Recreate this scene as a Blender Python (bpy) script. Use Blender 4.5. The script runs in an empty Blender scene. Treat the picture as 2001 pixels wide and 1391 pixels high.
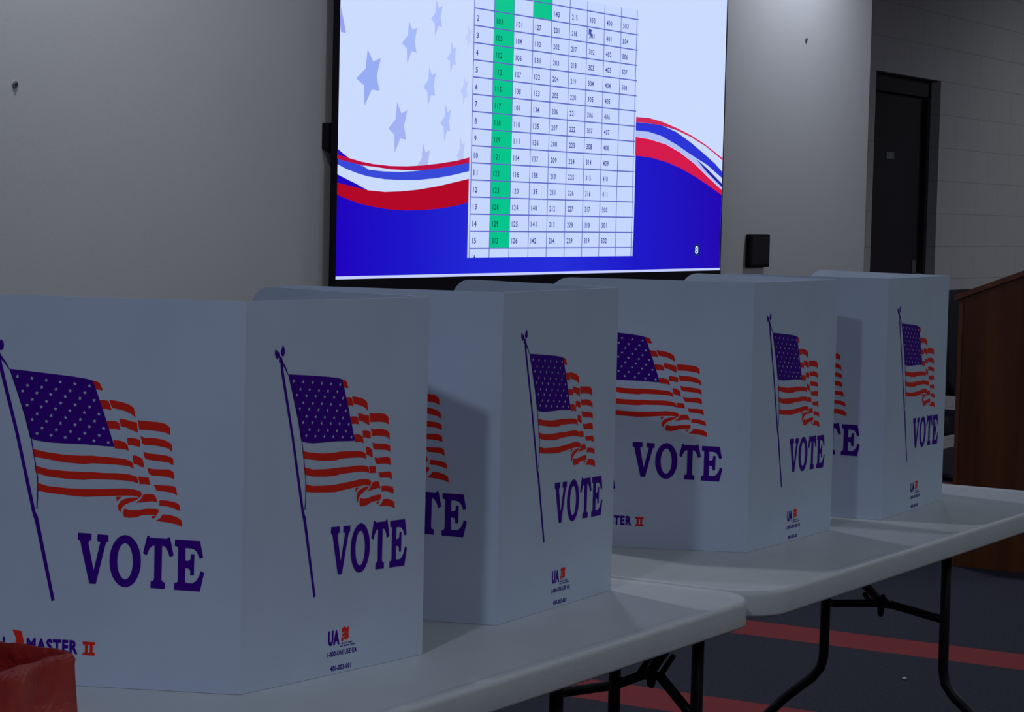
import bpy, bmesh, math, random
from mathutils import Vector, Matrix
from mathutils.geometry import tessellate_polygon

# ------------------------------------------------------------------ camera, light, exposure
SC = bpy.context.scene
COL = SC.collection
W, H = 2001, 1391
FOC = 4425.8                       # focal length in pixels
CAM = Vector((0.0, 0.0, 1.4374))
CR = Vector((0.51741882, -0.85541494, 0.02330341))
CU = Vector((0.04293259, 0.05314741, 0.99766334))
CF = Vector((0.85465464, 0.51520931, -0.06422465))
cd = bpy.data.cameras.new('camera')
cam = bpy.data.objects.new('camera', cd)
COL.objects.link(cam)
cam.matrix_world = Matrix(((CR.x, CU.x, -CF.x, CAM.x), (CR.y, CU.y, -CF.y, CAM.y), (CR.z, CU.z, -CF.z, CAM.z), (0, 0, 0, 1)))
cd.sensor_fit = 'HORIZONTAL'
cd.sensor_width = 36
cd.lens = FOC / W * 36
cd.clip_start = 0.05
SC.camera = cam

vs = SC.view_settings
vs.view_transform = 'Standard'
vs.look = 'None'
vs.gamma = 1
vs.exposure = 0.0
vs.use_curve_mapping = False

wd = bpy.data.worlds.new('world')
SC.world = wd
wd.use_nodes = True
wd.node_tree.nodes['Background'].inputs[0].default_value = (0.5, 0.55, 0.7, 1)
wd.node_tree.nodes['Background'].inputs[1].default_value = 0.02

CEIL = 3.3

def lamp(kind, loc, power, col, size=0.1, aim=None, spot=None, blend=1.0, sizey=None):
    l = bpy.data.lights.new('downlight_or_fill', kind)
    l.energy = power
    l.color = col
    if kind == 'AREA':
        l.size = size
        if sizey:
            l.shape = 'RECTANGLE'
            l.size_y = sizey
    else:
        l.shadow_soft_size = size
    if kind == 'SPOT':
        l.spot_size = math.radians(spot)
        l.spot_blend = blend
    o = bpy.data.objects.new('downlight_or_fill', l)
    COL.objects.link(o)
    o.location = loc
    if aim:
        o.rotation_euler = (Vector(aim) - Vector(loc)).to_track_quat('-Z', 'Y').to_euler()
    return o

# at ceiling height: spots are downlights, area lamps are fill added for brightness
LAMPS = [
    ('AREA', (3.3, 0.2, CEIL - .03), 4.5, (0.70, 0.86, 1.0), 1.2, (4.2, 2.0, 0.9), None),  # weak fill added to lift the middle booths' panels
    ('AREA', (0.2, -2.0, CEIL - .03), 49, (0.84, 0.85, 1.0), 2.4, None, None),  # broad general fill added on the camera side
    ('SPOT', (0.3, 1.38, CEIL - .05), 80, (0.62, 0.76, 1.0), 0.09, (3.6, 1.9, 0.9), 110),
    ('SPOT', (5.25, 3.15, CEIL - .05), 34, (0.76, 0.77, 1.0), 0.07, (5.2, 3.1, 0), 150),
    ('SPOT', (9.3, 3.75, CEIL - .05), 88, (0.76, 0.84, 1.0), 0.07, (9.3, 3.95, 0), 140),
    ('SPOT', (4.3, 3.75, CEIL - .05), 68, (0.86, 0.93, 1.0), 0.07, (4.3, 3.95, 0), 140),
    ('SPOT', (15.6, 2.2, CEIL - .05), 70, (0.92, 0.95, 1.0), 0.08, (15.0, 5.0, 0.6), 100),
    ('AREA', (5.6, -2.0, CEIL - .03), 32, (0.74, 0.94, 1.0), 2.4, None, None),  # fill added for the front panels and table skirts
    ('AREA', (12.4, -1.0, CEIL - .03), 100, (0.79, 0.83, 1.0), 2.4, None, None),  # fill added to brighten the block wall and door reveal
]
for kind, loc, power, col, size, aim, spot in LAMPS:
    lamp(kind, loc, power, col, size, aim, spot)

# ------------------------------------------------------------------ helpers
def srgb(r, g, b):
    f = lambda c: (c / 255 / 12.92) if c / 255 <= 0.04045 else ((c / 255 + 0.055) / 1.055) ** 2.4
    return (f(r), f(g), f(b), 1)

def ray(px, py):
    return CF + CR * ((px - W / 2) / FOC) - CU * ((py - H / 2) / FOC)

def on_y(px, py, Y):               # where the sight line through a photo point meets the plane y = Y
    d = ray(px, py)
    return CAM + d * (Y / d.y)

def mat(name, col, rough=0.6, emit=None, strength=1.0, metal=0.0, noise=0.0, nscale=20, bump=0.0, bscale=200, spec=0.5, trans=0.0):
    m = bpy.data.materials.new(name)
    m.use_nodes = True
    nt = m.node_tree
    b = nt.nodes['Principled BSDF']
    if len(col) == 3:
        col = (*col, 1)
    b.inputs['Base Color'].default_value = col
    b.inputs['Roughness'].default_value = rough
    b.inputs['Metallic'].default_value = metal
    b.inputs['Specular IOR Level'].default_value = spec
    if emit:
        b.inputs['Base Color'].default_value = (0, 0, 0, 1)
        b.inputs['Emission Color'].default_value = emit
        b.inputs['Emission Strength'].default_value = strength
    if noise or bump:
        tc = nt.nodes.new('ShaderNodeTexCoord')
    if noise:
        n = nt.nodes.new('ShaderNodeTexNoise')
        n.inputs['Scale'].default_value = nscale
        n.inputs['Detail'].default_value = 5
        nt.links.new(tc.outputs['Object'], n.inputs['Vector'])
        r = nt.nodes.new('ShaderNodeValToRGB')
        r.color_ramp.elements[0].color = (*[c * (1 - noise) for c in col[:3]], 1)
        r.color_ramp.elements[1].color = (*[min(1, c * (1 + noise)) for c in col[:3]], 1)
        r.color_ramp.elements[0].position = 0.3
        r.color_ramp.elements[1].position = 0.7
        nt.links.new(n.outputs['Fac'], r.inputs['Fac'])
        nt.links.new(r.outputs['Color'], b.inputs['Base Color'])
    if bump:
        n2 = nt.nodes.new('ShaderNodeTexNoise')
        n2.inputs['Scale'].default_value = bscale
        n2.inputs['Detail'].default_value = 3
        nt.links.new(tc.outputs['Object'], n2.inputs['Vector'])
        bp = nt.nodes.new('ShaderNodeBump')
        bp.inputs['Strength'].default_value = bump
        bp.inputs['Distance'].default_value = 0.002
        nt.links.new(n2.outputs['Fac'], bp.inputs['Height'])
        nt.links.new(bp.outputs['Normal'], b.inputs['Normal'])
    if trans:
        t = nt.nodes.new('ShaderNodeBsdfTranslucent')
        t.inputs['Color'].default_value = col
        mx = nt.nodes.new('ShaderNodeMixShader')
        mx.inputs[0].default_value = trans
        nt.links.new(b.outputs[0], mx.inputs[1])
        nt.links.new(t.outputs[0], mx.inputs[2])
        nt.links.new(mx.outputs[0], nt.nodes['Material Output'].inputs['Surface'])
    return m

class MB:
    """collects shapes and links them as ONE mesh object"""
    def __init__(self):
        self.v, self.f, self.m, self.mats, self.sm = [], [], [], [], []
    def mi(self, m):
        if m not in self.mats:
            self.mats.append(m)
        return self.mats.index(m)
    def add(self, vs_, fs, m, smooth=False):
        o = len(self.v)
        self.v += [tuple(p) for p in vs_]
        k = self.mi(m)
        for f in fs:
            self.f.append([i + o for i in f])
            self.m.append(k)
            self.sm.append(smooth)
    def box(self, lo, hi, m, bev=0.0):
        if bev:
            bm = bmesh.new()
            bmesh.ops.create_cube(bm, size=1)
            for v in bm.verts:
                v.co = Vector([(lo[i] + hi[i]) / 2 + v.co[i] * (hi[i] - lo[i]) for i in range(3)])
            bmesh.ops.bevel(bm, geom=bm.edges[:] , offset=bev, segments=2, affect='EDGES', profile=0.5)
            self.addbm(bm, m)
            return
        x0, y0, z0 = lo
        x1, y1, z1 = hi
        self.add([(x0, y0, z0), (x1, y0, z0), (x1, y1, z0), (x0, y1, z0), (x0, y0, z1), (x1, y0, z1), (x1, y1, z1), (x0, y1, z1)],
                 [(0, 3, 2, 1), (4, 5, 6, 7), (0, 1, 5, 4), (1, 2, 6, 5), (2, 3, 7, 6), (3, 0, 4, 7)], m)
    def addbm(self, bm, m, smooth=False):
        bm.verts.index_update()
        self.add([v.co[:] for v in bm.verts], [[v.index for v in f.verts] for f in bm.faces], m, smooth)
        bm.free()
    def tube(self, pts, r, m, n=12):
        pts = [Vector(p) for p in pts]
        rings = []
        up = None
        for i, p in enumerate(pts):
            a = pts[max(0, i - 1)]
            b = pts[min(len(pts) - 1, i + 1)]
            t = (b - a).normalized()
            if up is None:
                up = Vector((0, 0, 1)) if abs(t.z) < 0.9 else Vector((1, 0, 0))
            s = t.cross(up).normalized()
            up = s.cross(t).normalized()
            rings.append([p + (s * math.cos(k * 2 * math.pi / n) + up * math.sin(k * 2 * math.pi / n)) * r for k in range(n)])
        vv = [q for rg in rings for q in rg]
        ff = []
        for i in range(len(rings) - 1):
            for k in range(n):
                ff.append((i * n + k, i * n + (k + 1) % n, (i + 1) * n + (k + 1) % n, (i + 1) * n + k))
        ff.append(tuple(range(n))[::-1])
        ff.append(tuple((len(rings) - 1) * n + k for k in range(n)))
        self.add(vv, ff, m, True)
    def prism(self, loop, fn, d, m, mside=None):
        """loop of 2D points; fn(a, b, depth) -> 3D; closed solid of depth d"""
        n = len(loop)
        tri = tessellate_polygon([[Vector((a, b, 0)) for a, b in loop]])
        vv = [fn(a, b, 0) for a, b in loop] + [fn(a, b, d) for a, b in loop]
        self.add(vv, [tuple(t) for t in tri] + [tuple(i + n for i in t)[::-1] for t in tri], m)
        self.add(vv, [(i, (i + 1) % n, (i + 1) % n + n, i + n) for i in range(n)], mside or m)
    def flat(self, loops, fn, m):
        """flat print: outer loop and holes"""
        tri = tessellate_polygon([[Vector((a, b, 0)) for a, b in l] for l in loops])
        pts = [p for l in loops for p in l]
        self.add([fn(a, b) for a, b in pts], [tuple(t) for t in tri], m)
    def build(self, name, parent=None, loc=None, rotz=0.0, matrix=None, recalc=False):
        me = bpy.data.meshes.new(name)
        me.from_pydata(self.v, [], self.f)
        for m in self.mats:
            me.materials.append(m)
        me.polygons.foreach_set('material_index', self.m)
        me.polygons.foreach_set('use_smooth', self.sm)
        if recalc:
            bm = bmesh.new()
            bm.from_mesh(me)
            bmesh.ops.remove_doubles(bm, verts=bm.verts, dist=1e-5)
            bmesh.ops.recalc_face_normals(bm, faces=bm.faces)
            bm.to_mesh(me)
            bm.free()
        me.update()
        o = bpy.data.objects.new(name, me)
        COL.objects.link(o)
        if parent:
            o.parent = parent
        if loc is not None:
            o.location = loc
        o.rotation_euler = (0, 0, rotz)
        return o

def smooth(o, ang=35):
    me = o.data
    me.shade_smooth()
    me.set_sharp_from_angle(angle=math.radians(ang))
    return o

def tag(o, label, cat, group=None):
    o['label'] = label
    o['category'] = cat
    if group:
        o['group'] = group
    return o

def thing(name, loc, label, cat, group=None, rotz=0.0):
    o = bpy.data.objects.new(name, None)
    o.empty_display_size = 0.1
    COL.objects.link(o)
    o.location = loc
    o.rotation_euler = (0, 0, rotz)
    return tag(o, label, cat, group)

def struct(o):
    o['kind'] = 'structure'
    return o

_tc = {}
def glyphs(s, bold=0.0, space=1.0):
    """triangles of a text in the built-in font, unit cap height, origin bottom left"""
    key = (s, bold, space)
    if key not in _tc:
        cu = bpy.data.curves.new('t', 'FONT')
        cu.body = s
        cu.size = 1
        cu.offset = bold
        cu.space_character = space
        cu.resolution_u = 3
        ob = bpy.data.objects.new('t', cu)
        me = bpy.data.meshes.new_from_object(ob)
        vv = [(v.co.x, v.co.y) for v in me.vertices]
        ff = [tuple(p.vertices) for p in me.polygons]
        bpy.data.meshes.remove(me)
        bpy.data.objects.remove(ob)
        bpy.data.curves.remove(cu)
        x0 = min(v[0] for v in vv)
        x1 = max(v[0] for v in vv)
        y0 = min(v[1] for v in vv)
        y1 = max(v[1] for v in vv)
        _tc[key] = ([((x - x0) / (x1 - x0), (y - y0) / (y1 - y0)) for x, y in vv], ff)
    return _tc[key]

def text(mb, s, fn, a, b, w, h, m, bold=0.0, space=1.0):
    vv, ff = glyphs(s, bold, space)
    mb.add([fn(a + x * w, b + y * h) for x, y in vv], ff, m)


# ------------------------------------------------------------------ materials
PLASTIC = mat('white_corrugated_plastic', (0.60, 0.675, 0.80), 0.45, noise=0.035, nscale=6, bump=0.05, bscale=300, spec=0.2, trans=0.12)
INK_RED = mat('red_ink', (0.80, 0.025, 0.012), 0.7, spec=0.12)
INK_BLUE = mat('violet_blue_ink', (0.055, 0.001, 0.27), 0.7, spec=0.1)
TABLE = mat('pale_grey_moulded_plastic', (0.60, 0.62, 0.62), 0.42, noise=0.03, nscale=9, bump=0.25, bscale=500, spec=0.4)
STEEL = mat('black_painted_steel', (0.008, 0.006, 0.012), 0.45, spec=0.25)
WALL = mat('grey_wall_paint', (0.52, 0.51, 0.50), 0.8, noise=0.02, nscale=2, bump=0.12, bscale=250)
CEILM = mat('ceiling_paint', (0.5, 0.5, 0.5), 0.9)
BLACKP = mat('black_plastic', (0.004, 0.003, 0.008), 0.5, spec=0.15)
RUBBER = mat('dark_rubber', (0.02, 0.02, 0.02), 0.8)

def block_material():
    m = bpy.data.materials.new('painted_concrete_block')
    m.use_nodes = True
    nt = m.node_tree
    b = nt.nodes['Principled BSDF']
    b.inputs['Roughness'].default_value = 0.7
    g = nt.nodes.new('ShaderNodeNewGeometry')
    sx = nt.nodes.new('ShaderNodeSeparateXYZ')
    cx = nt.nodes.new('ShaderNodeCombineXYZ')
    nt.links.new(g.outputs['Position'], sx.inputs[0])
    ad = nt.nodes.new('ShaderNodeMath')
    ad.operation = 'ADD'
    ad.inputs[1].default_value = 0.2032 - 0.053
    nt.links.new(sx.outputs['Z'], ad.inputs[0])
    nt.links.new(sx.outputs['X'], cx.inputs['X'])
    nt.links.new(ad.outputs[0], cx.inputs['Y'])
    br = nt.nodes.new('ShaderNodeTexBrick')
    nt.links.new(cx.outputs[0], br.inputs['Vector'])
    br.inputs['Scale'].default_value = 1.0
    br.inputs['Brick Width'].default_value = 0.4064
    br.inputs['Row Height'].default_value = 0.2032
    br.inputs['Mortar Size'].default_value = 0.004
    br.inputs['Mortar Smooth'].default_value = 0.6
    br.inputs['Color1'].default_value = (0.42, 0.42, 0.42, 1)
    br.inputs['Color2'].default_value = (0.43, 0.43, 0.43, 1)
    br.inputs['Mortar'].default_value = (0.335, 0.335, 0.34, 1)
    nt.links.new(br.outputs['Color'], b.inputs['Base Color'])
    bp = nt.nodes.new('ShaderNodeBump')
    bp.invert = True
    bp.inputs['Distance'].default_value = 0.004
    bp.inputs['Strength'].default_value = 0.35
    nt.links.new(br.outputs['Fac'], bp.inputs['Height'])
    nt.links.new(bp.outputs['Normal'], b.inputs['Normal'])
    return m
BLOCK = block_material()

def carpet_material():
    m = bpy.data.materials.new('dark_carpet_with_orange_stripes')
    m.use_nodes = True
    nt = m.node_tree
    b = nt.nodes['Principled BSDF']
    b.inputs['Roughness'].default_value = 0.75
    b.inputs['Specular IOR Level'].default_value = 0.15
    g = nt.nodes.new('ShaderNodeNewGeometry')
    n = nt.nodes.new('ShaderNodeTexNoise')
    n.inputs['Scale'].default_value = 90
    n.inputs['Detail'].default_value = 4
    nt.links.new(g.outputs['Position'], n.inputs['Vector'])
    r = nt.nodes.new('ShaderNodeValToRGB')
    r.color_ramp.elements[0].color = (0.021, 0.021, 0.031, 1)
    r.color_ramp.elements[1].color = (0.038, 0.038, 0.054, 1)
    r.color_ramp.elements[0].position = 0.3
    r.color_ramp.elements[1].position = 0.7
    nt.links.new(n.outputs['Fac'], r.inputs['Fac'])
    sx = nt.nodes.new('ShaderNodeSeparateXYZ')
    # slightly ragged stripe edges
    nb = nt.nodes.new('ShaderNodeTexNoise')
    nb.inputs['Scale'].default_value = 60
    nt.links.new(g.outputs['Position'], nb.inputs['Vector'])
    mm = nt.nodes.new('ShaderNodeMath')
    mm.operation = 'MULTIPLY_ADD'
    mm.inputs[1].default_value = 0.012
    nt.links.new(nb.outputs['Fac'], mm.inputs[0])
    nt.links.new(g.outputs['Position'], sx.inputs[0])
    nt.links.new(sx.outputs['X'], mm.inputs[2])
    tot = None
    for x0 in (5.80, 7.035, 9.33, 11.6, 3.5):
        c = nt.nodes.new('ShaderNodeMath')
        c.operation = 'COMPARE'
        c.inputs[1].default_value = x0 + 0.128 + .006
        c.inputs[2].default_value = 0.128
        nt.links.new(mm.outputs[0], c.inputs[0])
        if tot is None:
            tot = c.outputs[0]
        else:
            a = nt.nodes.new('ShaderNodeMath')
            a.operation = 'ADD'
            nt.links.new(tot, a.inputs[0])
            nt.links.new(c.outputs[0], a.inputs[1])
            tot = a.outputs[0]
    mx = nt.nodes.new('ShaderNodeMix')
    mx.data_type = 'RGBA'
    mx.inputs[7].default_value = (0.27, 0.038, 0.035, 1)
    nt.links.new(tot, mx.inputs[0])
    nt.links.new(r.outputs['Color'], mx.inputs[6])
    nt.links.new(mx.outputs[2], b.inputs['Base Color'])
    bp = nt.nodes.new('ShaderNodeBump')
    bp.inputs['Strength'].default_value = 0.6
    bp.inputs['Distance'].default_value = 0.004
    nt.links.new(n.outputs['Fac'], bp.inputs['Height'])
    nt.links.new(bp.outputs['Normal'], b.inputs['Normal'])
    return m
CARPET = carpet_material()

def wood_material(name, c0, c1):
    m = bpy.data.materials.new(name)
    m.use_nodes = True
    nt = m.node_tree
    b = nt.nodes['Principled BSDF']
    b.inputs['Roughness'].default_value = 0.5
    b.inputs['Specular IOR Level'].default_value = 0.2
    tc = nt.nodes.new('ShaderNodeTexCoord')
    mp = nt.nodes.new('ShaderNodeMapping')
    mp.inputs['Scale'].default_value = (14, 14, 0.9)
    nt.links.new(tc.outputs['Object'], mp.inputs['Vector'])
    n = nt.nodes.new('ShaderNodeTexNoise')
    n.inputs['Scale'].default_value = 1.0
    n.inputs['Detail'].default_value = 6
    nt.links.new(mp.outputs[0], n.inputs['Vector'])
    r = nt.nodes.new('ShaderNodeValToRGB')
    r.color_ramp.elements[0].color = (*c0, 1)
    r.color_ramp.elements[1].color = (*c1, 1)
    r.color_ramp.elements[0].position = 0.3
    r.color_ramp.elements[1].position = 0.7
    nt.links.new(n.outputs['Fac'], r.inputs['Fac'])
    nt.links.new(r.outputs['Color'], b.inputs['Base Color'])
    return m

# ------------------------------------------------------------------ the room
X0, X1, Y0, YS, YB, XC = -4.0, 17.0, -6.0, 4.2, 5.0, 10.23
def slab(name, lo, hi, m):
    b = MB()
    b.box(lo, hi, m)
    return struct(b.build(name))
slab('floor', (X0, Y0, -0.1), (X1, YB + .4, 0), CARPET)
slab('ceiling', (X0, Y0, CEIL), (X1, YB + .4, CEIL + .1), CEILM)
slab('wall_left', (X0 - .15, Y0, 0), (X0, YS, CEIL), WALL)
slab('wall_right', (X1, Y0, 0), (X1 + .15, YB, CEIL), BLOCK)
slab('wall_front', (X0, Y0 - .15, 0), (X1, Y0, CEIL), WALL)
slab('wall_back', (X0, YS, 0), (XC, YB + .4, CEIL), WALL)
# block wall with the door opening
DX0, DX1, DZ = 12.275, 13.32, 2.288
b = MB()
b.box((XC, YB, 0), (DX0, YB + .4, CEIL), BLOCK)
b.box((DX1, YB, 0), (X1, YB + .4, CEIL), BLOCK)
b.box((DX0, YB, DZ), (DX1, YB + .4, CEIL), BLOCK)
struct(b.build('wall_block_back'))
DOORP = mat('dark_plum_door_paint', (0.020, 0.014, 0.021), 0.6, spec=.2, noise=0.1, nscale=5)
FRAMEP = mat('dark_frame_paint', (0.024, 0.017, 0.024), 0.6, spec=.2)
GREYM = mat('dull_grey_metal', (0.25, 0.26, 0.28), 0.35, metal=0.7)
door = bpy.data.objects.new('door_1', None)
COL.objects.link(door)
door.location = (DX0, YB + .06, 0)
struct(door)
dw, dh = DX1 - DX0, DZ
b = MB()
b.box((0.052, 0.035, 0.01), (dw - .052, 0.08, dh - .105), DOORP)
leaf = b.build('door_leaf', door)
b = MB()
b.box((0.002, 0, 0), (0.05, 0.12, dh - .002), FRAMEP)
b.box((dw - .05, 0, 0), (dw - .002, 0.12, dh - .002), FRAMEP)
b.box((0.002, 0, dh - .102), (dw - .002, 0.12, dh - .002), FRAMEP)
b.build('door_frame', door)
b = MB()
b.box((0.42, 0.029, 1.795), (0.54, 0.034, 1.835), GREYM)
o = b.build('name_plate', leaf)
o['label'] = 'small pale plate'
b = MB()
b.tube([(dw - .115, .034, 1.10), (dw - .115, -.005, 1.10), (dw - .13, -.015, 1.10), (dw - .22, -.015, 1.10)], .011, GREYM)
b.box((dw - .145, .029, 1.03), (dw - .085, .034, 1.19), GREYM)
o = b.build('door_handle', leaf)
o['label'] = 'grey metal lever handle'

# ------------------------------------------------------------------ the display
YD = 4.14
SCREEN = 1.0
EM = {}
def em(r, g, b_):
    k = (r, g, b_)
    if k not in EM:
        EM[k] = mat('screen_light_%d' % len(EM), (0, 0, 0), 0.25, emit=srgb(*k), strength=SCREEN, spec=0.1)
    return EM[k]
def layer(k):
    return lambda a, c: (a, YD - 0.0004 * k, c)
def P(px, py):
    p = on_y(px, py, YD)
    return (p.x, p.z)
SX0, SZ0 = P(654, 546)
SX1 = P(1405.5, 531.5)[0]
SZ1 = SZ0 + (SX1 - SX0) * 9 / 16
disp = thing('wall_display', (0, 0, 0), 'large wall-mounted flat display showing a numbered voting table with stars and red and blue waves', 'display')
disp.location = ((SX0 + SX1) / 2, 4.2, SZ0)
OFF = Vector(disp.location)
s = MB()
s.add([(SX0, YD, SZ0), (SX1, YD, SZ0), (SX1, YD, SZ1), (SX0, YD, SZ1)], [(0, 1, 2, 3)], em(202, 219, 255))
Z2 = lambda pts: [P(600 + a / 4.636, 280 + c / 4.636) for a, c in pts]
Z1 = lambda pts: [P(600 + a / 4.636, c / 4.636) for a, c in pts]
Z5 = lambda pts: [P(1220 + a / 2.483, c / 2.483) for a, c in pts]
# left wave
white_low = [(272, 278), (350, 320), (450, 370), (550, 425), (700, 440), (850, 435), (1000, 420), (1200, 385), (1470, 320)]
zb = P(655, 540.3)[1]
TX0 = P(915, 485)[0]
TXR = P(1237, 485)[0]
xr = TXR
def blue_field():
    m = bpy.data.materials.new('screen_blue_field')
    m.use_nodes = True
    nt = m.node_tree
    b_ = nt.nodes['Principled BSDF']
    b_.inputs['Base Color'].default_value = (0, 0, 0, 1)
    b_.inputs['Roughness'].default_value = 0.25
    b_.inputs['Specular IOR Level'].default_value = 0.1
    tc = nt.nodes.new('ShaderNodeTexCoord')
    sx = nt.nodes.new('ShaderNodeSeparateXYZ')
    mr = nt.nodes.new('ShaderNodeMapRange')
    mr.inputs['From Min'].default_value = SX0 - OFF.x
    mr.inputs['From Max'].default_value = SX1 - OFF.x
    rp = nt.nodes.new('ShaderNodeValToRGB')
    stops = [(655, (30, 0, 190)), (800, (27, 20, 200)), (920, (32, 38, 212)), (1090, (35, 45, 216)), (1240, (26, 22, 200)), (1404, (32, 0, 178))]
    while len(rp.color_ramp.elements) < len(stops):
        rp.color_ramp.elements.new(0.5)
    for el, (px, c) in zip(rp.color_ramp.elements, stops):
        el.position = min(1, max(0, (P(px, 520)[0] - SX0) / (SX1 - SX0)))
        el.color = srgb(*c)
    nt.links.new(tc.outputs['Object'], sx.inputs[0])
    nt.links.new(sx.outputs['X'], mr.inputs['Value'])
    nt.links.new(mr.outputs[0], rp.inputs['Fac'])
    nt.links.new(rp.outputs['Color'], b_.inputs['Emission Color'])
    b_.inputs['Emission Strength'].default_value = SCREEN
    return m
BLUE = blue_field()
band = [(276, 142), (400, 175), (510, 208), (700, 240), (900, 248), (1050, 243), (1200, 225), (1350, 200), (1470, 172)]
s.flat([Z2(band + white_low[::-1])], layer(1.5), em(202, 219, 255))
loopL = [(SX0 + .001, Z2([white_low[0]])[0][1])] + Z2(white_low[1:-1]) + [(TX0, Z2([white_low[-1]])[0][1])]
s.flat([loopL + [(TX0, zb), (SX0 + .001, zb)]], layer(1), BLUE)
s.flat([Z2([(270, 355), (400, 388), (550, 425), (700, 440), (850, 435), (1000, 420), (1200, 385), (1470, 320), (1460, 535), (1350, 565), (1200, 590), (1050, 605), (900, 608), (750, 600), (600, 575), (450, 540), (350, 500), (270, 465)])], layer(2), em(178, 4, 36))
s.flat([Z2([(280, 52), (330, 95), (385, 138), (510, 170), (510, 205), (280, 145)])], layer(1), em(46, 10, 190))
s.flat([Z2([(276, 142), (400, 175), (510, 208), (560, 240), (700, 255), (850, 260), (960, 252), (1050, 243), (1200, 225), (1350, 200), (1470, 172), (1470, 252), (1300, 292), (1150, 318), (1000, 332), (850, 333), (700, 325), (550, 300), (450, 270), (350, 230), (275, 190)])], layer(2), em(54, 74, 216))
s.flat([Z2([(278, 103), (400, 140), (500, 168), (600, 188), (750, 205), (900, 208), (1050, 200), (1200, 182), (1350, 158), (1470, 127), (1470, 175), (1350, 200), (1200, 225), (1050, 243), (900, 245), (750, 235), (600, 212), (500, 200), (400, 175), (278, 142)])], layer(3), em(186, 12, 60))
# right wave
low = [(54, 665), (120, 675), (200, 700), (270, 740), (340, 795), (400, 855), (474, 922)]
rr = Z5(low)
s.flat([[(xr, rr[0][1])] + rr[1:-1] + [(SX1 - .001, rr[-1][1]), (SX1 - .001, zb), (xr, zb)]], layer(1), BLUE)
s.flat([[(TX0, zb), (xr, zb), (xr, P(1237, 470)[1]), (TX0, P(915, 470)[1])]], layer(1), BLUE)
s.flat([Z5([(52, 664), (120, 675), (200, 700), (270, 740), (340, 795), (400, 855), (472, 922), (470, 945), (400, 895), (340, 855), (270, 815), (200, 785), (130, 765), (52, 754)])], layer(2), em(212, 24, 74))
s.flat([Z5([(52, 632), (120, 640), (180, 660), (250, 700), (300, 735), (345, 765), (400, 815), (474, 893), (472, 920), (400, 850), (340, 792), (270, 738), (200, 698), (120, 673), (52, 663)])], layer(2), em(176, 190, 246))
s.flat([Z5([(345, 768), (400, 818), (474, 893), (474, 910), (400, 836)])], layer(3), em(30, 30, 160))
s.flat([Z5([(52, 592), (130, 600), (180, 608), (250, 640), (320, 690), (390, 750), (440, 795), (477, 838), (477, 868), (440, 835), (400, 800), (345, 765), (300, 735), (250, 700), (180, 660), (120, 640), (52, 632)])], layer(3), em(42, 52, 214))
s.flat([Z5([(52, 567), (120, 573), (180, 590), (250, 620), (320, 655), (390, 700), (440, 740), (480, 772), (480, 782), (440, 748), (390, 708), (320, 664), (250, 631), (180, 609), (120, 598), (52, 592)])], layer(4), em(206, 40, 88))
# bottom light rim
s.flat([[(SX0, SZ0), (SX1, SZ0), (SX1, zb), (SX0, zb)]], layer(4), em(196, 206, 255))
# stars
star = [(548, 445), (600, 560), (668, 525), (630, 690), (655, 825), (585, 810), (520, 958), (515, 775), (445, 710), (530, 620)]
def put_star(cx, cy, h, w, col, cut=None):
    pts = [(cx + (a - 560) * w / 223, cy + (c - 701) * h / 513) for a, c in star]
    if cut:
        pts = [(max(a, cut), c) for a, c in pts]
    s.flat([Z1(pts)], layer(1), em(*col))
for cx, cy, h, w, c in [(560, 701, 513, 223, (150, 172, 243)), (931, 382, 393, 140, (164, 184, 248)), (1177, 165, 330, 104, (172, 190, 250)),
                        (1112, 782, 364, 112, (170, 190, 250)), (1312, 520, 288, 84, (178, 196, 252)), (1424, 820, 268, 70, (186, 202, 253)),
                        (1463, 338, 230, 62, (192, 208, 254)), (824, 1155, 462, 172, (160, 178, 244)), (1257, 1110, 338, 94, (172, 192, 250)),
                        (1054, 1500, 420, 120, (174, 186, 240)), (1392, 1405, 340, 74, (186, 198, 246))]:
    put_star(cx, cy, h, w, c)
s.flat([Z1([(308, 60), (352, 300), (306, 288), (298, 200)])], layer(1), em(150, 160, 242))
# the table window
tw = em(197, 214, 255)
BL, BR = P(912, 503), P(1235, 501)
tz0 = (BL[1] + BR[1]) / 2
ROWH = (P(925, 49)[1] - P(915, 484.8)[1]) / 13.0
zr15 = P(915.5, 484.8)[1]
cols = [P(a, 485)[0] for a in (915.8, 954.7, 993.1, 1030.4, 1066.1, 1101.2, 1135.4, 1168.8, 1201.2, 1231.8)]
ztop = zr15 + ROWH * 15.6
s.flat([[(BL[0], tz0), (BR[0], tz0), (BR[0], ztop), (BL[0], ztop)]], layer(5), tw)
grn = em(2, 196, 140)
s.flat([[(cols[1], zr15), (cols[2], zr15), (cols[2], ztop), (cols[1], ztop)]], layer(6), grn)
z2t = zr15 + ROWH * 14
s.flat([[(cols[3], z2t), (cols[4], z2t), (cols[4], ztop), (cols[3], ztop)]], layer(6), grn)
lin = em(92, 104, 196)
lw = 0.0022
for i in range(-0, 16):
    z = zr15 + ROWH * i
    s.flat([[(cols[0], z - lw), (cols[-1] + .012, z - lw), (cols[-1] + .012, z + lw), (cols[0], z + lw)]], layer(7), lin)
for c in cols:
    s.flat([[(c - lw, tz0), (c + lw, tz0), (c + lw, ztop), (c - lw, ztop)]], layer(7), lin)
dk = em(62, 66, 150)
dg = em(0, 92, 78)
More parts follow.
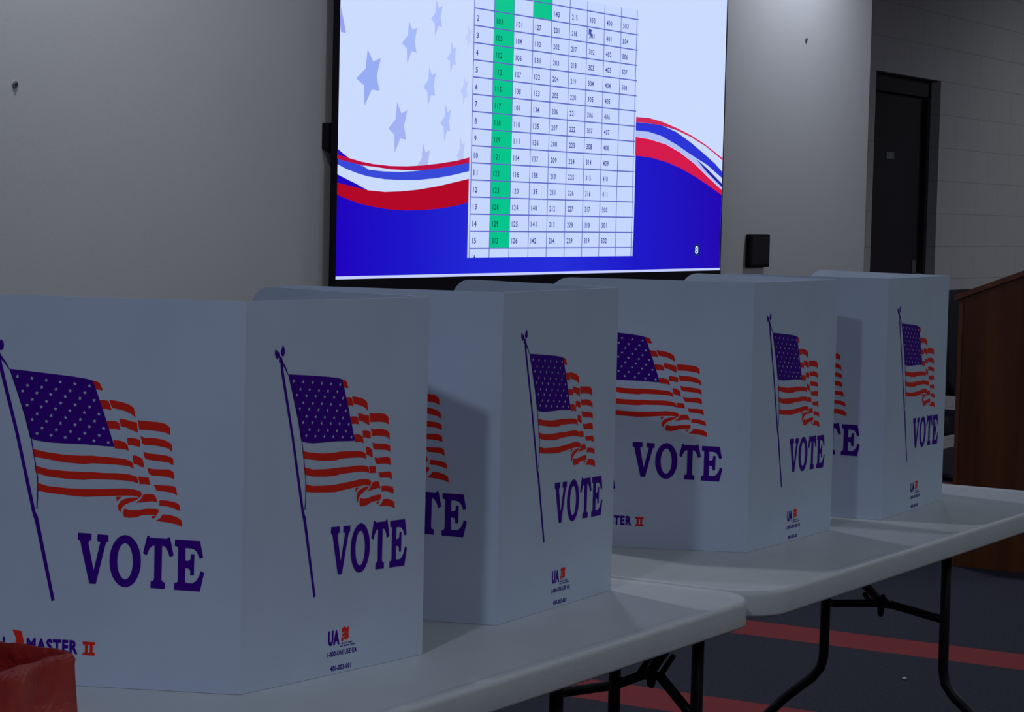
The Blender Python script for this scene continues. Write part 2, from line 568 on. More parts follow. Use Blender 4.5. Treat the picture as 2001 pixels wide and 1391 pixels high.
rows = {1: ['', '', '', '', '143', '215', '300', '400', '503'],
 2: '2 103 101 127 201 216 301 401 504'.split(), 3: '3 105 104 130 202 217 302 402 506'.split(), 4: '4 112 106 131 203 218 303 403 507'.split(),
 5: '5 113 107 132 204 219 304 404 508'.split(), 6: '6 115 108 133 205 220 305 405'.split(), 7: '7 117 109 134 206 221 306 406'.split(),
 8: '8 118 110 135 207 222 307 407'.split(), 9: '9 119 111 136 208 223 308 408'.split(), 10: '10 121 114 137 209 224 314 409'.split(),
 11: '11 122 116 138 210 225 315 410'.split(), 12: '12 123 120 139 211 226 316 411'.split(), 13: '13 128 124 140 212 227 317 500'.split(),
 14: '14 129 125 141 213 228 318 501'.split(), 15: '15 313 126 142 214 229 319 502'.split()}
for r, vals in rows.items():
    z = zr15 + ROWH * (15 - r)
    for k, t in enumerate(vals):
        if not t:
            continue
        cw = cols[k + 1] - cols[k]
        wd_ = {1: .11, 2: .22, 3: .34}[len(t)] * (0.93 if '1' in t else 1)
        text(s, t, layer(8), cols[k] + cw * .12, z + ROWH * .27, wd_ * (cols[2] - cols[1]) * .96, ROWH * .34, dg if k == 1 else dk, bold=0.022, space=1.14)
# the sixteenth row is cut off by the window's lower edge
t16 = MB()
text(t16, '16', lambda a, c: (a, YD - .0032, c), cols[0] + .015, tz0 - ROWH * .14, .22 * (cols[2] - cols[1]), ROWH * .34, dk, bold=0.028)
for f in t16.f:
    if sum(t16.v[i][2] for i in f) / len(f) > tz0:
        s.add([(t16.v[i][0], t16.v[i][1], max(tz0, t16.v[i][2])) for i in f], [tuple(range(len(f)))], dk)
# pointer and slide number
cx, cz = P(1149, 55)
s.flat([[(cx + a * .6, cz + c * .6) for a, c in [(0, 0), (.05, -.012), (.03, -.022), (.05, -.05), (.033, -.055), (.016, -.028), (0, -.045)]]], layer(9), em(66, 84, 170))
ax, az = P(1357, 497)
s.flat([[(ax - .006, az - .006), (ax + .036, az - .006), (ax + .036, az + .042), (ax - .006, az + .042)]], layer(5), em(14, 40, 120))
text(s, '8', layer(6), ax, az + .002, .028, .032, em(225, 240, 255), bold=0.02)
s.v = [(a - OFF.x, c - OFF.y, d - OFF.z) for a, c, d in s.v]
scr = s.build('screen', disp)
b = MB()
e = .006
def bx(lo, hi, m, bb):
    bb.box([lo[i] - OFF[i] for i in range(3)], [hi[i] - OFF[i] for i in range(3)], m)
bx((SX0 - e, YD + .0005, SZ0 - .05), (SX1 + e, YD + .019, SZ1 + e), BLACKP, b)
for lo, hi in [((SX0 - e, YD - .0035, SZ0 - .05), (SX1 + e, YD + .0005, SZ0 - .001)), ((SX0 - e, YD - .0035, SZ1), (SX1 + e, YD + .0005, SZ1 + e)),
               ((SX0 - e, YD - .0035, SZ0 - .001), (SX0 - .0005, YD + .0005, SZ1)), ((SX1 + .0005, YD - .0035, SZ0 - .001), (SX1 + e - .003, YD + .0005, SZ1))]:
    bx(lo, hi, BLACKP, b)
b.build('casing', disp)
b = MB()
bx((SX0 + .5, YD + .0192, SZ0 + .3), (SX1 - .5, 4.1998, SZ1 - .3), BLACKP, b)
b.build('wall_mount', disp)

# boxes on the wall
b = MB()
b.box((-.0, -.028, 0), (.11, 0, .083), BLACKP, .004)
tag(b.build('wall_box', loc=(5.781, 4.1998, 1.614)), 'small black box on the wall, half hidden behind the display\'s left edge', 'wall box')
b = MB()
b.box((-.115, -.026, 0), (.085, 0, .143), BLACKP, .006)
b.box((-.100, -.0275, .012), (.070, -.0255, .131), STEEL, .0008)
tag(b.build('wall_speaker', loc=(9.01, 4.1998, 1.216)), 'black box mounted on the wall low to the right of the display', 'speaker')
for (px, py), lab in (((29, 165), 'small dark fixing hole on the grey wall at far left'), ((1575, 77), 'small dark fixing hole high on the wall between display and block wall')):
    p = on_y(px, py, YS)
    b = MB()
    r = .009
    n = 14
    ring = [(r * math.cos(k * 2 * math.pi / n), r * math.sin(k * 2 * math.pi / n)) for k in range(n)]
    b.prism(ring, lambda a, c, d: (a, -.004 + d, c), .004, mat('dull_dark_cap', (.2, .2, .2), .7))
    b.prism([(a * .5, c * .5) for a, c in ring], lambda a, c, d: (a, -.007 + d, c), .003, RUBBER)
    tag(b.build('wall_fixing', loc=(p.x, YS - .0002, p.z)), lab, 'wall fixing')

# ------------------------------------------------------------------ folding tables
TT = 0.74
def rrect(x0, y0, x1, y1, r, n=8, ins=0.0):
    pts = []
    for cx_, cy_, a0 in ((x1 - r, y0 + r, -90), (x1 - r, y1 - r, 0), (x0 + r, y1 - r, 90), (x0 + r, y0 + r, 180)):
        for k in range(n + 1):
            a = math.radians(a0 + 90 * k / n)
            pts.append((cx_ + (r - ins) * math.cos(a), cy_ + (r - ins) * math.sin(a)))
    return pts
def tabletop(parent, L, D, z):
    b = MB()
    prof = [(.030, 0), (.021, .0003), (.016, .0022), (.010, .0026), (.004, .001), (.0012, -.003), (.0002, -.007), (0, -.009), (0, -.042), (.001, -.0455), (.004, -.048), (.010, -.048), (.012, -.044), (.012, -.022)]
    rings = [rrect(0, 0, L, D, .095, 10, ins) for ins, _ in prof]
    n = len(rings[0])
    vv = [(p[0], p[1], z + prof[i][1]) for i, rg in enumerate(rings) for p in rg]
    ff = []
    for i in range(len(rings) - 1):
        for k in range(n):
            ff.append((i * n + k, (i + 1) * n + k, (i + 1) * n + (k + 1) % n, i * n + (k + 1) % n))
    ff.append(tuple(range(n)))
    ff.append(tuple((len(rings) - 1) * n + k for k in range(n))[::-1])
    b.add(vv, ff, TABLE, True)
    o = b.build('tabletop', parent)
    return smooth(o, 40)
R_ = .0127
def leg_set(root, x, yc, half, sgn, z_bar, out, bent=False):
    """x: frame position, sgn: +1 when the brace runs towards +x"""
    for s_ in (-1, 1):
        b = MB()
        pts = [(x, yc + s_ * half, TT - .024), (x, yc + s_ * half, .40)] + [(x, yc + s_ * (half + o_ * out / .22), z_) for o_, z_ in
               ((.001, .315), (.008, .285), (.030, .256), (.062, .230), (.108, .190), (.160, .135), (.20, .08), (.22, .012))]
        b.tube(pts, R_, STEEL, 14)
        lg = b.build('leg', root)
        b = MB()
        b.tube([(x, yc + s_ * (half + out * .985), .036), (x, yc + s_ * (half + out), .0005)], R_ + .003, RUBBER, 14)
        b.build('foot_cap', lg)
    b = MB()
    if bent:
        b.tube([(x, yc - half, z_bar - .075), (x, yc - half * .75, z_bar - .052), (x, yc - .01, z_bar + .006), (x, yc + .03, z_bar + .004), (x, yc + half, z_bar - .026), (x, yc + .235, z_bar - .062)], .0105, STEEL)
    else:
        b.tube([(x, yc - half, z_bar - .010), (x, yc - half * .8, z_bar - .006), (x, yc - .02, z_bar + .012), (x, yc + .02, z_bar + .012), (x, yc + half * .8, z_bar), (x, yc + half, z_bar - .002)], .0105, STEEL)
    b.build('crossbar', root)
    b = MB()
    b.tube([(x - .016 * sgn, yc + .01, z_bar + .008), (x + .13 * sgn, yc + .01, z_bar + .085), (x + .44 * sgn, yc + .01, TT - .028)], .011, STEEL)
    for dy in (-.014, .034):
        b.tube([(x - .005 * sgn, yc + dy, z_bar + .010), (x + .05 * sgn, yc + dy, z_bar + .04)], .006, STEEL, 8)
    b.build('brace', root)
    b = MB()
    ringp = [(x + .001 + .006 * math.cos(a), yc + .01, z_bar + .004 + .019 * math.sin(a)) for a in [k * 2 * math.pi / 16 for k in range(17)]]
    b.tube(ringp, .0075, STEEL, 8)
    b.build('locking_ring', root)
def folding_table(x0, x1, label, sets):
    D = .765
    y0 = 1.727
    root = thing('folding_table', (x0, y0, 0), label, 'table', 'white folding tables in a row')
    tabletop(root, x1 - x0, D, TT)
    for (x, half, sgn, zb_, out) in sets:
        leg_set(root, x - x0, D / 2, half, sgn, zb_, out, x > 4 and x < 4.2)
    return root
folding_table(1.95, 3.783, 'nearer white plastic folding table with black legs, under the two left-hand voting booths', [(3.42, .155, -1, .46, .20), (2.32, .10, 1, .48, .20)])
folding_table(3.79, 5.703, 'farther white plastic folding table with black legs, under the two right-hand voting booths', [(5.35, .160, -1, .455, .22), (4.10, .095, 1, .485, .20)])

# ------------------------------------------------------------------ voting booths
PW, PH, PT = 0.432, 0.56, 0.004
RED=[[(218.5,441.0),(225.0,439.7),(229.1,437.8),(234.3,427.4),(227.8,428.0),(222.0,428.8)],[(228.3,413.2),(236.7,413.5),(242.8,412.2),(247.4,399.2),(240.4,401.0),(232.5,401.0)],[(243.2,414.2),(252.5,413.2),(264.7,411.1),(273.5,408.1),(280.0,404.1),(283.0,390.0),(277.1,394.8),(268.4,398.7),(257.9,401.1),(247.7,402.9)],[(239.2,384.1),(247.6,384.4),(253.7,383.8),(258.4,382.0),(260.9,371.4),(253.0,373.0),(243.5,373.0)],[(258.5,388.0),(268.5,386.9),(275.5,384.6),(281.1,384.0),(285.1,383.0),(286.6,368.7),(277.4,372.1),(268.7,375.9),(261.1,377.0)],[(286.0,386.7),(298.2,385.8),(315.6,385.0),(326.0,383.2),(333.4,378.4),(334.4,366.7),(328.0,370.1),(317.5,371.9),(305.3,373.0),(288.4,373.3)],[(250.0,356.7),(258.4,356.7),(265.4,355.3),(271.1,351.6),(273.5,342.4),(267.3,344.2),(260.3,344.8),(252.8,345.0)],[(270.1,361.2),(277.6,361.1),(284.6,360.2),(289.8,358.2),(290.5,348.7),(283.0,349.5),(277.7,351.0),(272.0,350.8)],[(290.3,364.1),(296.8,361.9),(310.7,362.1),(322.9,360.4),(331.6,357.4),(336.9,353.4),(337.5,343.3),(331.7,348.1),(321.3,350.2),(309.1,351.9),(296.9,351.8),(293.4,353.0)],[(278.8,335.9),(283.1,336.4),(290.2,333.8),(294.2,330.6),(296.5,319.7),(292.1,319.9),(287.7,322.8),(280.7,324.5)],[(294.9,342.1),(302.3,339.9),(316.2,339.1),(330.2,337.6),(338.9,334.1),(339.6,324.5),(332.0,327.9),(321.6,329.2),(309.4,330.0),(299.8,331.3),(296.6,334.1)],[(287.4,306.2),(295.8,305.9),(303.3,305.2),(305.9,294.8),(297.6,295.7),(290.3,295.4)],[(300.8,319.4),(307.8,317.7),(320.0,317.7),(332.2,318.2),(339.7,314.8),(341.1,304.4),(332.3,307.4),(320.1,308.1),(307.9,308.4),(303.5,310.8)],[(310.7,295.4),(318.6,294.9),(330.8,295.0),(339.5,294.6),(343.8,292.2),(345.7,281.0),(339.6,284.8),(327.4,286.5),(315.2,286.8)],[(295.6,280.9),(303.1,282.1),(310.9,281.9),(314.5,277.5),(316.7,270.3),(310.2,271.7),(301.5,270.7),(284.0,268.2),(289.2,271.3),(293.6,275.7)],[(319.7,273.8),(329.3,273.6),(339.8,272.2),(347.6,269.7),(350.0,265.5),(350.0,259.6),(341.7,262.6),(331.2,265.2),(319.3,265.5)],[(255.4,275.8),(263.8,276.5),(260.4,272.9),(256.5,269.1)],[(285.7,276.2),(289.2,274.7),(284.0,271.6),(275.3,268.2),(268.3,264.5),(264.0,260.1),(262.0,253.2),(259.3,257.3),(258.2,263.2),(261.3,269.3),(267.4,272.9),(277.0,275.5)],[(267.5,259.9),(277.2,257.6),(289.4,258.7),(299.9,260.8),(312.1,261.3),(318.2,260.8),(318.8,256.6),(315.7,252.2),(307.0,252.2),(294.8,251.3),(286.1,248.0),(275.6,246.5),(267.7,247.2),(265.9,251.7)],[(307.9,250.2),(315.7,251.4),(312.3,247.5),(308.4,246.8)],[(324.4,253.4),(334.8,253.1),(345.3,250.7),(352.3,246.3),(353.8,236.5),(345.5,240.0),(331.5,242.3),(314.1,243.7),(321.0,248.2)],[(129.5,340.1),(148.3,336.2),(177.5,333.1),(206.6,332.7),(218.4,333.3),(235.9,332.5),(253.5,331.5),(265.7,330.8),(274.5,328.5),(278.9,325.8),(281.7,316.9),(274.6,320.2),(264.1,321.4),(250.1,322.1),(232.6,322.5),(218.5,322.5),(206.7,320.8),(177.6,322.2),(148.4,326.4),(131.9,328.5)],[(133.2,316.2),(153.5,311.2),(182.6,309.6),(206.9,309.6),(218.7,309.8),(236.2,309.1),(257.3,309.7),(274.8,308.7),(283.5,306.5),(286.2,305.0),(288.9,296.1),(280.1,298.5),(266.1,299.9),(250.4,300.1),(218.8,299.6),(207.0,298.0),(182.8,298.4),(153.6,300.9),(135.5,305.3)],[(137.4,291.3),(153.7,286.9),(182.9,285.1),(207.1,284.7),(218.9,285.2),(245.3,286.8),(268.0,288.2),(282.0,287.4),(290.8,285.2),(293.8,282.2),(292.6,278.2),(290.1,275.6),(286.5,277.5),(278.7,278.5),(262.9,277.8),(240.1,276.0),(219.1,274.5),(207.3,273.8),(183.0,275.1),(153.8,277.5),(138.7,279.7)]]
BLUE=[[(94.1,453.5),(139.8,450.0),(188.4,445.8),(210.1,443.1),(219.3,440.7),(236.0,395.4),(252.3,347.3),(235.4,347.8),(211.2,349.2),(177.3,349.4),(153.1,349.9),(136.0,352.0),(126.2,355.1),(118.6,384.0),(106.1,420.9)],[(94.1,453.5),(95.0,453.5),(108.0,420.9),(120.6,384.1),(128.7,355.2),(135.4,319.3),(139.0,298.4),(139.3,270.4),(138.5,253.9),(136.5,253.4),(137.8,270.3),(137.3,298.3),(133.9,319.2),(127.0,355.2),(118.6,384.0),(106.1,420.9)],[(76.4,470.4),(80.3,474.2),(83.5,459.6),(109.1,362.5),(135.7,249.0),(139.6,241.8),(165.5,122.9),(160.9,120.4),(135.1,234.2),(130.3,248.8),(104.5,360.1),(78.9,455.0)],[(78.7,475.6),(81.8,472.8),(89.6,462.7),(94.3,454.1),(93.6,452.6),(87.3,461.2),(78.8,469.7)],[(65.4,491.1),(68.9,488.0),(73.4,485.3),(74.2,480.8),(70.9,476.8),(69.1,476.2),(66.3,478.9),(63.8,483.4),(64.0,487.8)],[(81.2,495.8),(84.1,493.4),(85.8,489.3),(85.8,484.1),(83.9,480.4),(80.5,479.8),(77.5,482.2),(76.9,485.9),(78.5,490.3)],[(73.0,480.8),(79.3,479.1),(80.6,475.4),(82.4,470.8),(76.2,471.1),(73.0,471.9),(73.1,475.6)]]
STARS=[(106.6,443.0),(128.3,441.0),(149.7,439.1),(170.8,437.1),(192.3,435.1),(214.1,433.3),(121.8,430.7),(143.0,428.9),(164.4,426.7),(185.5,424.9),(207.5,422.9),(114.3,422.3),(135.8,420.3),(156.7,418.7),(178.3,416.7),(200.1,414.9),(221.3,412.7),(129.3,410.5),(150.5,408.5),(171.8,406.9),(193.2,404.9),(214.7,402.9),(121.6,402.3),(142.8,400.3),(164.2,398.3),(185.5,396.3),(207.1,394.8),(228.6,393.3),(136.6,390.3),(157.7,388.5),(179.1,386.5),(201.1,384.8),(222.2,383.0),(129.4,381.8),(150.5,380.1),(171.7,378.1),(193.3,376.6),(214.5,374.8),(235.8,372.9),(144.3,370.3),(165.5,368.3),(186.8,366.8),(208.1,364.8),(229.4,362.9),(136.9,362.1),(157.8,360.1),(178.9,358.1),(200.0,356.4),(221.8,354.5),(243.0,353.2)]
VOTE=[[(199.2,221.8),(219.7,221.2),(219.6,211.8),(216.8,211.1),(215.2,208.4),(215.5,205.7),(223.3,168.6),(232.8,209.7),(230.9,210.5),(228.1,211.1),(228.6,220.8),(245.0,220.2),(244.8,211.1),(242.0,209.9),(240.4,205.8),(226.7,148.9),(216.9,149.0),(204.4,202.0),(203.2,208.9),(201.5,211.0),(198.9,212.2)],[(302.3,222.0),(305.8,221.6),(306.4,219.3),(331.9,218.8),(332.5,221.0),(336.0,220.9),(341.6,195.4),(335.7,192.7),(333.0,200.5),(329.1,206.8),(325.2,208.9),(324.5,206.5),(324.1,159.6),(325.4,157.0),(329.3,155.8),(329.2,146.5),(307.9,147.1),(308.1,156.7),(311.1,157.4),(313.1,159.6),(313.2,207.1),(312.1,208.6),(307.7,205.7),(304.5,200.3),(301.8,193.5),(296.3,196.5)],[(343.2,218.4),(380.2,217.9),(385.1,194.5),(380.2,191.9),(376.3,200.5),(372.4,205.1),(366.9,206.6),(359.0,206.9),(359.0,188.8),(363.9,188.7),(366.3,190.9),(367.0,198.4),(372.2,198.5),(371.8,168.1),(366.4,168.3),(366.1,174.4),(364.1,177.3),(359.1,178.2),(358.9,158.1),(361.6,156.7),(369.8,156.7),(375.2,160.5),(379.5,167.6),(381.4,175.0),(386.9,172.3),(380.9,145.4),(342.8,146.1),(342.8,155.7),(346.3,156.2),(347.9,158.6),(348.1,206.6),(346.1,208.6),(343.1,209.0)]]
O_OUT=[(293.4,185.0),(293.0,176.6),(291.4,168.6),(288.7,161.3),(285.0,155.2),(280.7,150.5),(275.8,147.5),(270.6,146.3),(265.3,147.0),(260.4,149.5),(255.9,153.8),(252.1,159.5),(249.2,166.5),(247.3,174.4),(246.7,182.8),(247.1,191.2),(248.8,199.2),(251.5,206.5),(255.1,212.6),(259.5,217.3),(264.4,220.3),(269.6,221.5),(274.8,220.8),(279.8,218.2),(284.3,214.0),(288.0,208.2),(290.9,201.2),(292.8,193.3)]
O_IN=[(281.3,184.2),(281.1,178.4),(280.3,172.8),(279.0,167.8),(277.3,163.6),(275.1,160.3),(272.7,158.3),(270.2,157.5),(267.6,158.0),(265.2,159.8),(263.0,162.9),(261.1,166.9),(259.7,171.8),(258.7,177.3),(258.4,183.1),(258.6,189.0),(259.4,194.5),(260.7,199.6),(262.4,203.8),(264.6,207.0),(267.0,209.1),(269.5,209.8),(272.1,209.3),(274.5,207.5),(276.7,204.5),(278.6,200.4),(280.0,195.5),(281.0,190.0)]
IIP=[(208.0,64.7),(226.7,64.5),(226.2,60.4),(223.1,60.2),(223.2,49.0),(226.4,49.2),(226.2,45.1),(208.0,45.1),(208.4,48.7),(211.6,49.4),(211.5,60.4),(208.3,60.4)]
IIH=[(216.0,60.3),(218.9,60.3),(218.8,49.0),(215.9,49.1)]
CHK=[(102.4,76.8),(116.5,75.0),(122.6,46.6),(117.9,42.2),(107.1,58.1),(108.6,63.3)]

def panel(name, parent, loc, theta, width, kind):
    """kind: left (free edge left), front, right (free edge right)"""
    b = MB()
    k = width / PW
    r = .05
    if kind == 'front':
        loop = [(0, 0), (PW, 0), (PW, PH), (0, PH)]
    else:
        loop = [(0, 0), (PW, 0), (PW, PH)]
        for i in range(10):
            a = math.radians(90 + 90 * i / 9)
            loop.append((r + r * math.cos(a), PH - r + r * math.sin(a)))
        if kind == 'right':
            loop = [(PW - a, c) for a, c in loop][::-1]
    loop = [(a * k, c) for a, c in loop]
    b.prism(loop, lambda a, c, d: (a, d, c), PT, PLASTIC)
    sh = -10 if kind != 'front' else 0
    on = lambda n: (lambda a, c: ((a + sh) * k / 1000, -.00035 * n, c / 1000))
    for p in RED:
        b.flat([p], on(1), INK_RED)
    for p in BLUE:
        b.flat([p], on(1), INK_BLUE)
    for (sx_, sz_) in STARS:
        pts = []
        for i in range(10):
            rr_ = 2.9 if i % 2 == 0 else 1.25
            a = math.radians(96 + 36 * i)
            pts.append((sx_ + rr_ * math.cos(a), sz_ + rr_ * math.sin(a)))
        b.flat([pts], on(2), PLASTIC)
    for p in VOTE:
        b.flat([p], on(1), INK_BLUE)
    b.flat([O_OUT, O_IN], on(1), INK_BLUE)
    if kind == 'front':
        ux, uz = 197, 29
        text(b, 'UA', on(1), ux, 43, 27, 23, INK_BLUE, bold=.06, space=1.12)
        fl = [(0, 0), (3, 9), (1, 17), (7, 20), (12, 17), (19, 19), (17, 10), (18, 2), (12, -1), (6, 2), (4, -3)]
        b.flat([[(ux + 31 + a, 49 + c) for a, c in fl]], on(1), INK_RED)
        for q in (0, 1):
            b.flat([[(ux + 33 + a, 52.5 + q * 6 + c) for a, c in [(0, 0), (5, 1.8), (11, .4), (11, 1.2), (5, 2.6), (0, .8)]]], on(2), PLASTIC)
        for row, (dx, dz, cnt) in enumerate(((30, 42.5, 14), (29, 38.6, 18))):     # two lines of print too small to read
            for q in range(cnt):
                if (q * 7 + row * 3) % 8:
                    x_ = ux + dx + q * 2.05
                    b.flat([[(x_, dz), (x_ + 1.3, dz), (x_ + 1.3, dz + 2.2), (x_, dz + 2.2)]], on(1), INK_BLUE)
        text(b, '1-800-UNI USE UA', on(1), ux - 1, 26.5, 70, 8, INK_BLUE, bold=.035, space=1.15)
        text(b, '400-003-001', on(1), ux + 6, 4.5, 50, 8, INK_BLUE, bold=.035, space=1.15)
    else:
        b.flat([IIP, IIH], on(1), INK_RED)
        b.flat([CHK], on(1), INK_RED)
        text(b, 'MASTER', on(1), 124, 45.5, 77, 20.5, INK_BLUE, bold=.05, space=1.16)
        text(b, 'POLL', on(1), 50, 45.5, 47, 20.5, INK_BLUE, bold=.05, space=1.16)
    o = b.build(name, parent, loc, theta)
    return o
booths = [
 ((2.5331, 1.9656), (2.9386, 1.9232), 112.5, 77.1, 'white plastic voting booth nearest the camera, leftmost of four, behind the red basket'),
 ((3.2209, 1.9604), (3.6565, 1.9790), 106.0, 77.5, 'second white voting booth from the left, its left panel half in shadow'),
 ((4.2486, 1.9820), (4.6790, 1.9799), 112.5, 80.5, 'third white voting booth from the left, just past the gap between the tables'),
 ((4.9136, 1.9532), (5.3808, 1.9803), 101.0, 77.5, 'white voting booth farthest right, standing beside the wooden lectern'),
]
for (c1, c2, a1, a2, lab) in booths:
    root = thing('voting_booth', (c1[0], c1[1], TT + .0005), lab, 'voting booth', 'folding voting booths on the tables')
    d = Vector((c2[0] - c1[0], c2[1] - c1[1]))
    w = d.length
    th = math.atan2(d.y, d.x)
    r1 = math.radians(a1)
    wl = .432
    panel('side_panel', root, (wl * math.cos(r1), wl * math.sin(r1), 0), r1 + math.pi, wl, 'left')
    panel('front_panel', root, (0, 0, 0), th, w, 'front')
    panel('side_panel', root, (d.x, d.y, 0), math.radians(a2), wl, 'right')

# ------------------------------------------------------------------ red basket
def leather():
    m = bpy.data.materials.new('crinkled_red_fabric')
    m.use_nodes = True
    nt = m.node_tree
    b = nt.nodes['Principled BSDF']
    b.inputs['Roughness'].default_value = 0.42
    tc = nt.nodes.new('ShaderNodeTexCoord')
    n = nt.nodes.new('ShaderNodeTexNoise')
    n.inputs['Scale'].default_value = 13
    n.inputs['Detail'].default_value = 4
    n.inputs['Distortion'].default_value = 0.6
    nt.links.new(tc.outputs['Object'], n.inputs['Vector'])
    r = nt.nodes.new('ShaderNodeValToRGB')
    r.color_ramp.elements[0].color = (0.30, 0.014, 0.012, 1)
    r.color_ramp.elements[1].color = (0.44, 0.055, 0.03, 1)
    r.color_ramp.elements[0].position = 0.5
    r.color_ramp.elements[1].position = 0.85
    nt.links.new(n.outputs['Fac'], r.inputs['Fac'])
    nt.links.new(r.outputs['Color'], b.inputs['Base Color'])
    bp = nt.nodes.new('ShaderNodeBump')
    bp.inputs['Strength'].default_value = 0.9
    bp.inputs['Distance'].default_value = 0.02
    nt.links.new(n.outputs['Fac'], bp.inputs['Height'])
    nt.links.new(bp.outputs['Normal'], b.inputs['Normal'])
    return m
REDF = leather()
def basket():
    x0, x1, y0, y1 = 1.985, 2.222, 1.998, 2.20
    hgt = .106
    rnd = random.Random(4)
    m = 14
    per = []
    for i in range(m):
        per.append((x0 + (x1 - x0) * i / m, y0, 0))
    for i in range(m):
        per.append((x1, y0 + (y1 - y0) * i / m, 1))
    for i in range(m):
        per.append((x1 - (x1 - x0) * i / m, y1, 2))
    for i in range(m):
        per.append((x0, y1 - (y1 - y0) * i / m, 3))
    n = len(per)
    cx_, cy_ = (x0 + x1) / 2, (y0 + y1) / 2
    def side_wave(i, t):
        u = (i % m) / m
        k = i // m
        sag = math.sin(math.pi * u)
        dz = {0: -.006, 1: .004, 2: .004, 3: -.004}[k] * sag + .0015 * math.sin(i * 1.7)
        return sag, dz, k
    rings = []
    levels = [(0.0, 0.0, 1.03), (.12, 0, 1.035), (.3, 0, 1.03), (.5, 0, 1.02), (.7, 0, 1.01), (.85, 0, 1.005), (.93, 0, 1.01), (1.0, -.002, 1.0), (1.0, -.006, 1.0), (.93, -.010, 1.0), (.6, -.011, .99), (.12, -.012, .97)]
    for (hz, ins, sc) in levels:
        ring = []
        for i, (px, py, k) in enumerate(per):
            sag, dz, kk = side_wave(i, hz)
            dx, dy = px - cx_, py - cy_
            L_ = 1 + ins / .11
            bul = (.008 * math.sin(i * .9 + hz * 5) + .004 * math.sin(i * 2.3 + hz * 11)) * sag * min(1, hz * 1.6)
            inward = {0: (0, .008), 1: (-.012, 0), 2: (0, -.01), 3: (.01, 0)}[kk]
            X = cx_ + dx * sc * L_ + inward[0] * sag * hz + (bul if kk in (1, 3) else 0) * .5
            Y = cy_ + dy * sc * L_ + inward[1] * sag * hz + (bul if kk in (0, 2) else 0) * .5
            ring.append((X - cx_, Y - cy_, .0008 + hgt * hz + dz * hz))
        rings.append(ring)
    b = MB()
    vv = [p for r in rings for p in r]
    ff = []
    for i in range(len(rings) - 1):
        for k in range(n):
            ff.append((i * n + k, i * n + (k + 1) % n, (i + 1) * n + (k + 1) % n, (i + 1) * n + k))
    ff.append(tuple(range(n))[::-1])
    ff.append(tuple((len(rings) - 1) * n + k for k in range(n)))
    b.add(vv, ff, REDF, True)
    o = b.build('fabric_basket', loc=(cx_, cy_, TT))
    return tag(smooth(o, 50), 'crinkled red fabric basket in the bottom left corner, in front of the nearest booth', 'basket')
basket()

# ------------------------------------------------------------------ lectern
LW = wood_material('reddish_brown_wood', (0.075, 0.022, 0.005), (0.15, 0.045, 0.011))
LE = wood_material('reddish_edge_wood', (0.13, 0.04, 0.018), (0.20, 0.065, 0.03))
lx, ly = 9.0, 3.265
lec = thing('lectern', (lx, ly - .25, 0), 'brown wooden lectern with a sloping top, right of the last voting booth', 'lectern')
dep, wid = .56, .62
zl, zh = 1.109, 1.109 + .56 * .397
def side(x, nm):
    b = MB()
    loop = [(.25, .0), (.25, zl), (.25 - dep, zh), (.25 - dep, 0)]
    b.prism([(a, c) for a, c in loop], lambda a, c, d: (x + d, a, c), .02, LW)
    return b.build(nm, lec, recalc=True)
side(0.0, 'side_panel')
side(wid - .02, 'side_panel')
b = MB()
b.box((.02, .25 - dep, .02), (wid - .02, .25 - dep + .02, zh - .04), LW)
b.build('front_panel', lec)
b = MB()
b.prism([(.268, zl - .006), (.268, zl + .016), (.25 - dep - .02, zh + .022), (.25 - dep - .02, zh)], lambda a, c, d: (-.012 + d, a, c + .004), wid + .024, LE)
b.build('sloping_top', lec, recalc=True)
b = MB()
b.box((.02, .0, .45), (wid - .02, .24, .47), LW)
b.build('shelf', lec)
b = MB()
b.box((-.004, .232, .0), (-.0005, .25, zl - .01), LE)
b.build('edge_strip', lec)

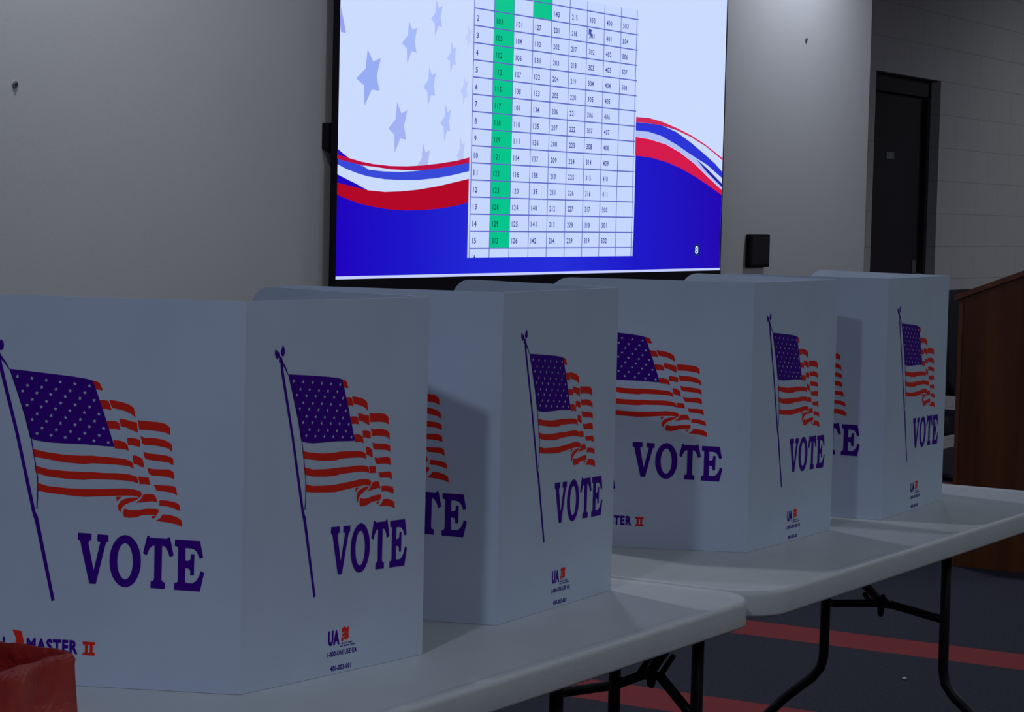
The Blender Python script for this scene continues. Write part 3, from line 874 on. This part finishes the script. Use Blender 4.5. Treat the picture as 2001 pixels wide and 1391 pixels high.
# ------------------------------------------------------------------ chair behind the lectern
FAB = mat('dark_charcoal_upholstery', (0.018, 0.017, 0.022), 0.9, spec=.2, noise=.15, nscale=60)
ch = thing('office_chair', (11.17, 4.22, 0), 'dark high-backed chair standing behind the wooden lectern', 'chair')
b = MB()
def cushion(b, w_, h_, d_, fn, r=.06):
    loop = rrect(-w_ / 2, -h_ / 2, w_ / 2, h_ / 2, r, 6)
    prof = [(.02, 0), (.006, .006), (0, .018), (0, d_ - .018), (.006, d_ - .006), (.02, d_)]
    rings = []
    for ins, dd in prof:
        rings.append([fn(a, c, dd) for a, c in rrect(-w_ / 2, -h_ / 2, w_ / 2, h_ / 2, r, 6, ins)])
    n = len(loop)
    vv = [p for rg in rings for p in rg]
    ff = [(i * n + k, (i + 1) * n + k, (i + 1) * n + (k + 1) % n, i * n + (k + 1) % n) for i in range(len(rings) - 1) for k in range(n)]
    ff += [tuple(range(n)), tuple((len(rings) - 1) * n + k for k in range(n))[::-1]]
    b.add(vv, ff, FAB, True)
cushion(b, .56, .535, .09, lambda a, c, d: (a, -.25 + d + .06 * (c + .27), c + .815), .09)
b.build('backrest', ch, recalc=True)
b = MB()
cushion(b, .54, .52, .10, lambda a, c, d: (a, c + .06, .34 + d), .08)
b.build('seat', ch, recalc=True)
b = MB()
b.tube([(0, -.21, .60), (0, -.235, .50), (0, -.2, .36), (0, 0, .33)], .022, BLACKP)
b.build('back_support', ch)
b = MB()
b.tube([(0, .05, .345), (0, .05, .10)], .028, BLACKP)
b.build('gas_column', ch)
for k in range(5):
    a = math.radians(90 + 72 * k)
    b = MB()
    b.tube([(0, .05, .115), (.16 * math.cos(a), .05 + .16 * math.sin(a), .10), (.29 * math.cos(a), .05 + .29 * math.sin(a), .072)], .018, BLACKP)
    lg = b.build('base_arm', ch)
    b = MB()
    ex, ey = .29 * math.cos(a), .05 + .29 * math.sin(a)
    b.tube([(ex - .02, ey, .0285), (ex + .02, ey, .0285)], .028, RUBBER, 16)
    b.tube([(ex, ey, .03), (ex, ey, .07)], .008, BLACKP, 8)
    b.build('caster', lg)

# ------------------------------------------------------------------ scrap of paper on the floor
b = MB()
b.prism([(-.006, -.004), (.005, -.006), (.007, .003), (0, .007), (-.007, .004)], lambda a, c, d: (a, c, .0005 + d + .003 * abs(a) / .006), .004, mat('white_paper', (.8, .8, .8), .7))
tag(b.build('paper_scrap', loc=(6.650, 2.548, 0), recalc=True), 'tiny white scrap of paper on the dark carpet beyond the table legs', 'paper scrap')
